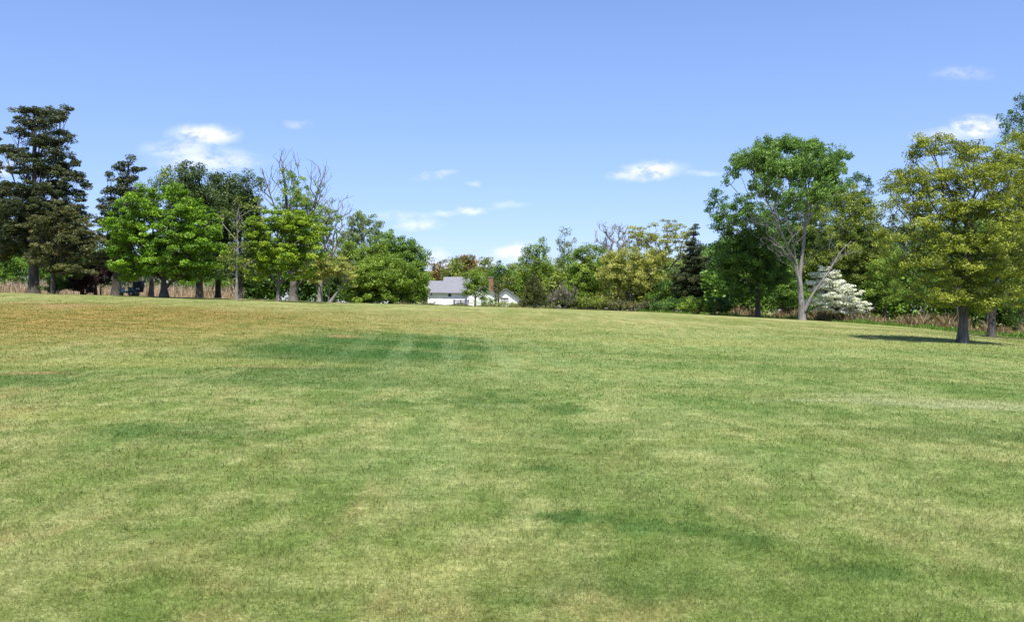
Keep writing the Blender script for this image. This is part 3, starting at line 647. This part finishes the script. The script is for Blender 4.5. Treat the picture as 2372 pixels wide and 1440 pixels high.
# --- right group
tree('tree', 'dense green tree with pointed upper left shoots and dark straight trunk', 'tree', 1755, 76, 13,
     [(1660,450,13,16),(1650,475,22,18),(1685,470,18,18),(1668,500,26,18),(1690,520,36,24),(1730,500,34,30),(1700,560,52,38),(1760,550,44,44),(1730,600,60,40),(1680,610,36,36),(1790,600,40,40),(1700,650,50,34),(1770,650,44,32),(1730,680,50,20),(1810,640,28,26),(1740,465,26,22),(1715,480,26,20)],
     leaf='dgreen', bark='dark', gap=.72, rc=.5, m=28, up=.4, maxn=600, path=[[(1755,740),(1756,680),(1752,600),(1740,540)]], size=.18)
lone = tree('old_tree', 'tall tree at the lawn edge with bare pale lower limbs and a green windswept top', 'tree', 1858, 0, 17,
     [(1765,330,16,14),(1715,365,24,16),(1700,395,18,18),(1690,410,10,14,.7),(1745,375,34,26),(1780,350,38,24),(1830,335,38,18),(1880,345,40,22),(1930,365,30,18),(1955,362,14,8),(1800,390,50,30),(1860,390,56,36),(1910,400,40,32),(1770,430,36,22,.7),(1890,445,50,26,.7),(1820,450,40,24,.45),(1860,470,40,24,.3),(1930,440,24,20,.7),
      (1750,480,24,18,.0),(1770,520,30,24,.02),(1800,500,26,26,.02),(1775,560,26,20,.0),(1810,590,20,22,.0),(1835,540,20,30,.0),(1845,490,20,30,.05),(1875,500,16,26,.05),(1740,510,20,12,.05),(1790,570,24,22,.02),(1810,540,20,20,0),(1900,570,14,14,0),(1915,545,12,10,0),(1970,570,10,10,0),(1955,590,14,10,0),(1930,610,10,14,0),(1990,585,14,3,0)],
     leaf='fresh', bark='pale', base=739, gap=.54, rc=.40, m=22, size=.16, bdepth=.6, elong=1.7, bf=.30, up=.8, maxn=1900, rt=.008, spray=(.55, 0, 1.), upn=.3, flat=.9,
     path=[[(1858,745),(1856,690),(1852,640),(1862,560),(1868,480),(1875,420)],[(1856,690,.1),(1848,640,.1),(1832,590,.2),(1805,520,.2),(1770,450,.1)],[(1856,690,-.1),(1846,630,-.2),(1836,570,-.3),(1820,500,-.3)],[(1862,720,-.1),(1880,680,-.3),(1915,630,-.4),(1945,580,-.4),(1968,560,-.4)]])
tree('tree', 'shaded green tree filling the space behind the bare limbs of the windswept tree', 'tree', 1815, 90, 11,
     [(1800,510,44,34),(1840,550,46,40),(1780,560,44,40),(1870,500,34,34),(1830,610,60,40),(1880,600,40,44),(1765,500,30,26),(1900,470,30,30),(1820,470,40,24)], leaf='dgreen', gap=.85, rc=.5, m=26, bark='dark')
tree('tree', 'deep green tree top showing behind the right shoulder of the windswept tree', 'tree', 1985, 96, 12,
     [(1985,412,22,16),(2005,425,18,18),(1965,425,20,16),(1985,450,36,28),(2000,480,34,26)], leaf='dgreen', gap=.85, rc=.5, m=26, bark='dark')
tree('tree', 'broad olive tree behind the white flowering tree', 'tree', 1975, 86, 16,
     [(1960,460,44,34),(1920,480,36,34),(2010,490,34,36),(1975,520,70,40),(1900,530,40,40),(2030,550,34,44),(1960,580,80,40),(1900,600,44,34),(2020,610,44,36),(1880,640,44,34),(1960,640,60,34)], leaf='olive', gap=.8, rc=.5, m=24, bark='grey', maxn=600)
tree('tree', 'lower olive green tree right of the white flowering tree', 'tree', 2050, 74, 10,
     [(2040,620,40,40),(2060,660,44,34),(2020,660,30,30),(2075,600,24,34),(2050,690,44,18)], leaf='willow', gap=.7, rc=.48, m=24, bark='dark')
dog = [(1912,622,14,7),(1895,636,20,7),(1925,638,20,7),(1885,652,18,6),(1920,655,36,7),(1950,660,18,6),(1900,668,28,6),(1945,672,34,7),(1975,676,16,6),(1920,686,42,7),(1965,690,34,7),(1890,698,22,6),(1990,700,24,6),(1960,706,30,5),(1880,707,14,4),(2008,712,14,4),(1905,716,26,5),(1950,720,34,5),(1990,720,24,5),(1930,700,40,8)]
tree('dogwood', 'white flowering dogwood in horizontal tiers at the edge of the brush', 'tree', 1935, 73, 9, [(a+(i*37 % 11)-5, b+(i*53 % 7)-3, c*.8, e*1.1) for i, (a, b, c, e) in enumerate(dog)], leaf='white', bark='dark', gap=.36, rc=.30, m=22, size=.13, flat=.45, bdepth=.8, upn=1.4, up=.05, leafy=.85, path=[[(1938,745),(1936,700),(1925,640)]], maxn=600)
tree('tree', 'green understorey tree behind the trunk of the windswept tree', 'tree', 1820, 82, 9,
     [(1820,670,44,34),(1790,700,40,24),(1850,700,40,20),(1880,690,30,24)], leaf='green', gap=.75, rc=.5, m=24, bark='dark')
tree('oak', 'large yellow olive oak with a short thick trunk standing on the lawn at the right', 'tree', 2230, 0, 27,
     [(2190,330,50,22,.8),(2140,350,40,26,.8),(2250,350,50,30,.8),(2100,400,38,30,.7),(2160,410,56,38,.7),(2240,420,60,40,.8),(2300,390,50,40,.85),(2090,450,32,30,.7),(2130,480,48,36,.7),(2210,490,64,40,.8),(2290,480,56,42,.9),(2340,450,40,40,.9),
      (2110,530,32,30,.7),(2170,560,56,36,.8),(2250,560,66,40,.85),(2330,560,50,40,.9),(2130,600,40,28,.8),(2200,620,60,30,.8),(2280,620,60,32,.85),(2350,620,36,34,.9),(2180,660,46,20,.7),(2260,665,60,20,.8),(2330,670,40,18,.8),(2160,690,34,14,.7),(2215,695,40,14,.6),(2290,698,50,14,.7),(2080,420,30,30,.8),(2070,480,30,30,.7),(2075,560,34,34,.7),(2100,620,36,28,.7),(2130,330,30,18,.6),(2090,520,30,30,.6),(2350,700,40,16,.8),(2120,670,36,22,.7),(2190,705,34,14,.7),(2265,715,44,12,.7),(2240,690,60,16,.7)],
     leaf='oak', bark='oak', base=794, gap=.40, rc=.33, m=34, size=.092, leafy=1., bf=.30, up=.5, maxn=1600, rt=.007, flat=.5,
     path=[[(2230,800),(2232,740),(2236,690),(2240,600),(2235,500)]], shell=.4)
tree('oak', 'second yellow olive oak behind the large one, its trunk near the right edge', 'tree', 2296, 0, 19,
     [(2350,330,44,34),(2400,360,60,50),(2320,380,40,30),(2380,430,70,50),(2440,480,60,70),(2360,510,60,44),(2400,590,80,50),(2330,620,46,34),(2450,640,50,50),(2360,680,60,24),(2290,690,40,20)],
     leaf='oak', bark='dark', base=781, gap=.48, rc=.38, m=22, size=.11, leafy=.95, path=[[(2296,790),(2298,730),(2310,660),(2340,560),(2370,470)]], maxn=700, bdepth=.6)
tree('tree', 'tall green tree far behind whose top shows at the upper right corner', 'tree', 2372, 82, 20,
     [(2365,240,18,20),(2350,265,26,16),(2385,270,30,30),(2330,288,24,14,.7),(2370,310,50,24),(2400,350,60,50),(2420,440,60,60)], leaf='dgreen', gap=.8, rc=.42, m=24, bark='grey', flat=.9, elong=1.5)
tree('tree', 'sparse grey green tree in the gap left of the large oak', 'tree', 2095, 88, 10,
     [(2100,470,30,30,.5),(2080,520,34,34,.5),(2120,540,36,34,.6),(2090,580,40,34,.7),(2130,610,44,30,.7),(2100,650,44,30,.8)], leaf='light', gap=.8, rc=.4, m=18, bark='pale', leafy=.8)
for (lb, px, d, bl, lf) in (('green tree behind the dry brush left of the large oak trunk', 2140, 82, [(2130,670,44,34),(2160,650,34,30),(2110,690,34,20)], 'green'),
                            ('shaded olive tree behind the large oak trunk', 2220, 78, [(2210,670,50,34),(2250,690,40,24),(2180,690,30,20)], 'olive'),
                            ('dark tree behind the second oak trunk at the right edge', 2360, 72, [(2340,690,50,34),(2390,680,60,50),(2370,730,50,24)], 'dgreen'),
                            ('deep green tree behind the large oak crown', 2290, 84, [(2280,560,60,60),(2300,640,60,40),(2240,600,50,50)], 'dgreen')):
    tree('tree', lb, 'tree', px, d, 10, bl, leaf=lf, gap=.85, rc=.55, m=26, bark='dark')

# ---------------------------------------------------------------- far woods closing the horizon
def woods(name, label, tops, d0, d1, leaf, n, seed):
    rng = np.random.default_rng(seed); kx = [a for a, _ in tops]; ky = [b for _, b in tops]
    px = rng.uniform(kx[0], kx[-1], n); d = rng.uniform(d0, d1, n)
    wv = 8*np.sin(px*.11)+6*np.sin(px*.043+1)+5*np.sin(px*.29)
    top = EYE-(np.interp(px, kx, ky)+wv-720)/F*d; x = (px-1186)/F*d; z0 = hgt(x, d)
    q = np.sqrt(rng.uniform(0, 1, n)); z = z0+(top-z0)*q
    cen = np.stack([x, d, z], -1); V, A = leaves(rng, cen, norm(np.stack([0*x, 0*x-.6, q], -1)), 26, .9, .34, np.clip(rng.normal(.45, .22, n), 0, 1), flat=.8)
    tag(mesh_obj(name, V, np.arange(len(V)).reshape(-1, 4), LM[leaf], attr=A), label, 'woods', kind='stuff')
woods('distant_woods', 'far line of green woods behind the left trees and the tan reeds', [(-900, 560), (0, 590), (300, 600), (560, 600), (800, 610), (960, 640)], 135, 150, 'green', 5500, 51)
woods('distant_woods', 'far line of woods behind the house and the centre trees', [(940, 640), (1100, 640), (1300, 610), (1450, 600), (1640, 600)], 195, 212, 'olive', 4500, 52)
woods('distant_woods', 'far line of deep green woods behind the right hand trees', [(1600, 590), (1800, 540), (2050, 540), (2400, 500), (3200, 500)], 112, 126, 'dgreen', 8000, 53)
woods('undergrowth', 'dark undergrowth between the trunks left of the house', [(540, 640), (640, 620), (760, 620), (880, 640)], 100, 104, 'dgreen', 900, 54)
woods('undergrowth', 'olive undergrowth closing the gaps between the oaks and the brown spruce', [(1270, 650), (1400, 640), (1560, 640), (1720, 640)], 100, 106, 'olive', 1800, 55)
woods('undergrowth', 'deep green undergrowth behind the dry brush and the white flowering tree', [(1640, 640), (1800, 620), (2050, 620), (2300, 620), (2800, 600)], 86, 93, 'green', 3400, 56)

# ---------------------------------------------------------------- dry reeds, brush and verge (uncountable)
def tufts(name, label, cat, rng, pts, hmin, hmax, wd, lean, mat):
    n = len(pts); x, y = pts[:, 0], pts[:, 1]; z = hgt(x, y)
    h = rng.uniform(hmin, hmax, n)*(.55+.7*pts[:, 2])*rng.uniform(.6, 1.2, n); a = rng.uniform(0, 6.28, n); b = rng.uniform(0, 6.28, n); L = h*rng.uniform(.05, lean, n)
    w_ = wd*rng.uniform(.6, 1.4, n)
    ax = np.stack([np.cos(a)*w_, np.sin(a)*w_, np.zeros(n)], -1)/2; base = np.stack([x, y, z-.03], -1); tip = base+np.stack([np.cos(b)*L, np.sin(b)*L, h], -1); mid_ = base+(tip-base)*.55+ax*0+np.stack([np.cos(b)*L*-.12, np.sin(b)*L*-.12, h*.05], -1)
    V = np.stack([base-ax*.6, base+ax*.6, mid_+ax, tip, mid_-ax], 1).reshape(-1, 3)
    T = np.repeat(np.clip(rng.normal(.5, .25, n), 0, 1), 5)
    return tag(mesh_obj(name, V, np.arange(len(V)).reshape(-1, 5), mat, attr=T), label, cat, kind='stuff')
rg = np.random.default_rng(8)
reed_m = leaf_mat('dry_reed', (.34,.24,.16), (.58,.44,.33), (.66,.54,.42), .3)
brush_m = leaf_mat('dry_brush_stalk', (.17,.12,.06), (.38,.27,.16), (.40,.36,.20), .25)
verge_m = leaf_mat('verge_grass', (.07,.15,.02), (.17,.29,.045), (.26,.30,.08), .35)
n = 30000; y = rg.uniform(92, 106, n); px = rg.uniform(-420, 560, n)
tufts('dry_reeds', 'band of tall tan reeds behind the left trees', 'reeds', rg, np.stack([(px-1186)/F*y, y, .5+.5*np.sin(px*.05)*np.sin(y)], -1), 1.0, 1.75, .05, .5, reed_m)
# right brush: between rows given by depth behind the lawn edge
n = 30000; px = rg.uniform(1600, 2700, n); y = rg.uniform(0, 1, n)
dd = np.interp(px, [1600, 1840, 2000, 2200, 2400, 2700], [86, 77, 70, 62, 60, 58])+y*7
cl = np.clip(.5+.5*np.sin(px*.045)*np.sin(px*.021+2)+.3*np.sin(px*.13), 0, 1.2)
keepb = rg.uniform(0, 1, n) < .12+.95*cl**2
tufts('dry_brush', 'reddish brown dry brush along the right edge of the lawn', 'brush', rg, np.stack([(px-1186)/F*dd, dd, cl], -1)[keepb], .3, 1.0, .05, .95, brush_m)
n = 22000; px = rg.uniform(1480, 2700, n); dd = np.interp(px, [1480, 1750, 1900, 2000, 2200, 2400, 2700], [85, 80, 74, 67, 58, 56, 54])+rg.uniform(0, 1, n)*5
cl = np.clip(.5+.5*np.sin(px*.06+1)*np.sin(px*.023), 0, 1)**2
tufts('verge_grass', 'longer green grass between the mown lawn and the dry brush', 'grass', rg, np.stack([(px-1186)/F*dd, dd, cl], -1), .05, .42, .05, .8, verge_m)
n = 9000; px = rg.uniform(900, 1560, n); dd = rg.uniform(88, 94, n); cl = np.clip(.5+.5*np.sin(px*.09), 0, 1)
tufts('rough_grass', 'fringe of rough olive grass behind the crest in front of the house', 'grass', rg, np.stack([(px-1186)/F*dd, dd, cl], -1), .08, .32, .05, .6, leaf_mat('rough_grass', (.12,.13,.04), (.26,.24,.10), None, .3))

n = 1500; y = np.sqrt(rg.uniform(4.2**2, 16**2, n)); x = rg.uniform(-.66, .66, n)*y; k = np.sin(x*1.9+y*.8)*np.sin(y*1.3-x) > .1
tufts('lawn_weeds', 'scattered coarser tufts and clover standing in the mown lawn', 'weeds', rg, np.repeat(np.stack([x, y, np.full(n, .5)], -1)[k], 9, 0)+np.concatenate([rg.normal(0, .035, (int(k.sum())*9, 2)), np.zeros((int(k.sum())*9, 1))], -1), .02, .05, .008, 1.2, leaf_mat('weed_leaf', (.085,.170,.040), (.190,.290,.070), (.42,.40,.20), .35))

# ---------------------------------------------------------------- house
def shingle():
    m, t = new_mat('grey_shingles'); p = t.new('ShaderNodeTexCoord').outputs['Object']
    n = t.noise(t.scale(p, (2, 2, 8)), 2, 4, .7); b = t.new('ShaderNodeBsdfPrincipled')
    t.put(b.inputs['Base Color'], t.mix(t.rng(n, .3, .7), (.14, .14, .155), (.225, .225, .245))); b.inputs['Roughness'].default_value = .9; out_shader(t, b.outputs[0]); return m
def siding():
    m, t = new_mat('white_siding'); p = t.new('ShaderNodeTexCoord').outputs['Object']
    s = t.new('ShaderNodeSeparateXYZ'); t.link(p, s.inputs[0]); fr = t.math('FRACT', t.math('MULTIPLY', s.outputs[2], 6))
    n = t.noise(p, .8, 4, .6); b = t.new('ShaderNodeBsdfPrincipled')
    c = t.mix(t.rng(n, .3, .7), (.70, .69, .71), (.82, .81, .82)); c = t.mix(t.rng(fr, .1, .0), c, (.45, .45, .48))
    t.put(b.inputs['Base Color'], c); b.inputs['Roughness'].default_value = .7; out_shader(t, b.outputs[0]); return m
def brick():
    m, t = new_mat('red_brick'); p = t.new('ShaderNodeTexCoord').outputs['Object']
    bt = t.new('ShaderNodeTexBrick'); t.link(t.scale(p, (1, 1, 1)), bt.inputs[0]); bt.inputs['Scale'].default_value = 4
    bt.inputs['Color1'].default_value = (.26, .12, .07, 1); bt.inputs['Color2'].default_value = (.20, .09, .05, 1); bt.inputs['Mortar'].default_value = (.26, .21, .18, 1)
    b = t.new('ShaderNodeBsdfPrincipled'); t.link(bt.outputs[0], b.inputs['Base Color']); b.inputs['Roughness'].default_value = .9; out_shader(t, b.outputs[0]); return m
HD = 150.; hs = HD/F
hx0 = (1030-1186)*hs; hz0 = float(hgt(hx0, HD))
H_ = empty('house', (hx0, HD, hz0)); tag(H_, 'white house with grey shingle roof and brick chimney beyond the lawn crest', 'house')
def hx(px): return (px-1030)*hs
def hz_(py, dy=0.): return EYE-(py-720)/F*(HD+dy)-hz0
SH, SD, BK = shingle(), siding(), brick(); TRIM = plain('white_trim', (.8, .8, .8)); GLASS = plain('dark_window', (.03, .035, .05), .15); DARKM = plain('dark_timber', (.035, .035, .05), .7)
zb = -.6
# body: main block with ridge parallel to the view, eave 674, lower wing at left
def gabled(x0, x1, y0, y1, ze, zr, name_wall, name_roof, ov=.45, th=.14):
    ym = (y0+y1)/2
    MB().prism([(y0, zb), (y1, zb), (y1, ze), (ym, zr-.18), (y0, ze)], 'x', x0, x1).build(name_wall, SD, H_)
    sl = (zr-ze)/(ym-y0); e = ze-sl*ov
    r = MB().prism([(y0-ov, e), (ym, zr), (y1+ov, e), (y1+ov, e+th), (ym, zr+th), (y0-ov, e+th)], 'x', x0-.3, x1+.3)
    return r.build(name_roof, SH, H_)
gabled(hx(992), hx(1026.9), 0, 7.6, hz_(676), hz_(652, 3.8), 'wall', 'roof')
gabled(hx(1027.1), hx(1112), .02, 9.0, hz_(676), hz_(643, 4.5), 'wall', 'roof')
def gable_front(x0, x1, xa, y0, y1, ze0, ze1, za):
    MB().prism([(x0, zb), (x1, zb), (x1, ze1), (xa, za-.15), (x0, ze0)], 'y', y0, y1).build('wall', SD, H_)
    MB().prism([(x0-.4, ze0-.25), (xa, za), (x1+.4, ze1-.25), (x1+.4, ze1-.1), (xa, za+.16), (x0-.4, ze0-.1)], 'y', y0-.4, y1+.4).build('roof', SH, H_)
gable_front(hx(1083), hx(1146), hx(1113), -1.6, .2, hz_(680), hz_(681), hz_(658))
gable_front(hx(1149), hx(1203), hx(1172), -.4, 6.5, hz_(686), hz_(694), hz_(670))
ch = MB().box(hx(1131.5), hx(1142.5), 1.6, 2.4, hz_(690), hz_(643, 2)).build('chimney', BK, H_)
MB().box(hx(1130.7), hx(1143.3), 1.5, 2.5, hz_(643, 2)+.003, hz_(641.5, 2)).build('cap', BK, ch)
for (a, b, c, e, yy_, nm) in ((1038.5, 1045, 676.5, 687, 0, 'window'), (1006, 1008.5, 698.5, 701, 0, 'vent'), (998, 1001, 677, 684, 0, 'window'), (1120, 1127, 667, 673, -1.6, 'window'), (1160, 1178, 690, 694, -.4, 'window')):
    wn_ = MB().box(hx(a), hx(b), yy_-.06, yy_-.004, hz_(e), hz_(c)).build(nm, GLASS, H_)
    if nm == 'window': MB().box(hx(a)-.09, hx(b)+.09, yy_-.10, yy_-.063, hz_(e)-.10, hz_(e)-.003).build('sill', TRIM, wn_)
MB().box(hx(991), hx(993), -.09, -.003, zb, hz_(676)-.3).build('corner_trim', TRIM, H_)
# dark deck in front of the house
dk = empty('deck', (hx0+hx(1071), HD-4.6, hz0)); tag(dk, 'dark timber deck with railing in front of the white house', 'deck')
W_ = 1.2
MB().box(-W_, W_, 0, 2.6, .55, .72).build('floor', DARKM, dk)
for (xx, y_) in ((-W_+.07, .07), (W_-.07, .07), (-W_+.07, 2.5), (W_-.07, 2.5), (0, .07)): MB().box(xx-.06, xx+.06, y_-.06, y_+.06, -.6, 1.95).build('post', DARKM, dk)
r_ = MB(); r_.box(-W_-.02, W_+.02, -.03, .05, 1.74, 1.84)
for k in range(14): r_.box(-W_+.1+k*(2*W_-.2)/13-.025, -W_+.1+k*(2*W_-.2)/13+.025, -.02, .03, .725, 1.737)
r_.build('railing', DARKM, dk)
MB().box(-W_+.05, W_-.05, .2, .24, -.6, .547).build('skirt', DARKM, dk)
MB().box(-.7, .7, 1.2, 1.9, .724, 1.55).build('bench', plain('blue_grey', (.22, .22, .3)), dk)
# white garden box and chair
bx_ = empty('utility_box', ((1091-1186)/F*146, 146, float(hgt((1091-1186)/F*146, 146)))); tag(bx_, 'white box standing beside the dark deck', 'box')
MB().box(-.42, .42, -.3, .3, 0, 1.45).build('body', TRIM, bx_, .04); MB().prism([(-.5, 1.453), (.5, 1.453), (0, 1.75)], 'y', -.36, .36).build('lid', TRIM, bx_)
chr_ = empty('garden_chair', ((1109-1186)/F*110, 110, float(hgt((1109-1186)/F*110, 110)))); tag(chr_, 'small white garden chair on the grass before the house', 'chair')
MB().box(-.26, .26, -.25, .25, .40, .45).build('seat', TRIM, chr_)
b_ = MB(); b_.box(-.26, -.21, .2, .25, .453, 1.0).box(.21, .26, .2, .25, .453, 1.0).box(-.207, .207, .2, .25, .9, 1.0)
for k in range(3): b_.box(-.12+.12*k-.02, -.12+.12*k+.02, .21, .24, .453, .897)
b_.build('backrest', TRIM, chr_)
for (a, b) in ((-1, -1), (1, -1), (-1, 1), (1, 1)): MB().box(a*.235-.025, a*.235+.025, b*.225-.025, b*.225+.025, -.05, .397).build('leg', TRIM, chr_)

# ---------------------------------------------------------------- golf cart under the trees
GD = 74.; gx = (296-1186)/F*GD; gz = float(hgt(gx, GD))
G = empty('golf_cart', (gx, GD, gz), R(0)); tag(G, 'teal golf cart with pale posts half hidden behind a thick trunk', 'golf cart')
TEAL = plain('teal_paint', (.02, .16, .17), .3); BLACK = plain('black_vinyl', (.015, .015, .02), .6); PALE = plain('pale_post', (.6, .58, .56), .5); NAVY = plain('navy_cloth', (.015, .02, .07), .7)
MB().prism([(-1.15, .28), (.75, .28), (.75, .62), (.25, .62), (.2, .42), (-.45, .42), (-.55, .75), (-1.0, .72), (-1.15, .5)], 'y', -.55, .55).build('body', TEAL, G, .03)
MB().box(.2, .72, -.5, .5, .623, .76).build('seat', BLACK, G, .03); MB().box(.62, .74, -.5, .5, .763, 1.2).build('backrest', BLACK, G, .03)
for (a, b) in ((-.75, -.5), (-.75, .5), (.55, -.56), (.55, .56)): MB().tube((a, b, .6), (a+(.12 if a < 0 else -.05), b, 1.72), .03).build('post', PALE, G)
MB().box(-.95, .85, -.6, .6, 1.72, 1.79).build('canopy', BLACK, G, .03)
for (a, b) in ((-.82, -.5), (-.82, .5), (.5, -.5), (.5, .5)):
    wh = MB().tube((a, b-.1, .22), (a, b+.1, .22), .225, n=18).build('wheel', BLACK, G); MB().tube((a, b-.112, .22), (a, b+.112, .22), .11, n=12).build('rim', PALE, wh)
MB().tube((-.5, -.2, .75), (-.25, -.2, 1.05), .015).build('steering_column', BLACK, G); MB().tube((-.27, -.2, 1.02), (-.23, -.2, 1.06), .17, n=16).build('steering_wheel', BLACK, G)
MB().box(-1.18, -1.153, -.45, -.2, .5, .6).build('headlight', PALE, G)
for k, (yy_, mt) in enumerate(((-.28, NAVY), (.26, BLACK))):
    g = empty('golf_bag', (gx+1.0, GD+yy_, gz+.5)); tag(g, ('navy golf bag with white trim' if k == 0 else 'black golf bag') + ' standing on the back of the teal golf cart', 'golf bag', 'golf bags on the cart')
    MB().tube((0, 0, -.15), (.1, 0, .75), .15, .17, n=14).build('body', mt, g)
    MB().tube((.1, 0, .753), (.105, 0, .80), .175, .175, n=14).build('collar', PALE if k == 0 else BLACK, g)
    if k == 0: MB().box(-.12, .12, -.21, -.15, .05, .18).build('pocket', PALE, g); 
    for q in range(4): MB().tube((.08+.03*math.cos(q*1.6)*2, .06*math.sin(q*1.6), .79), (.13+.05*math.cos(q*1.6)*2, .09*math.sin(q*1.6), 1.02+.04*q), .012).build('club', PALE, g)
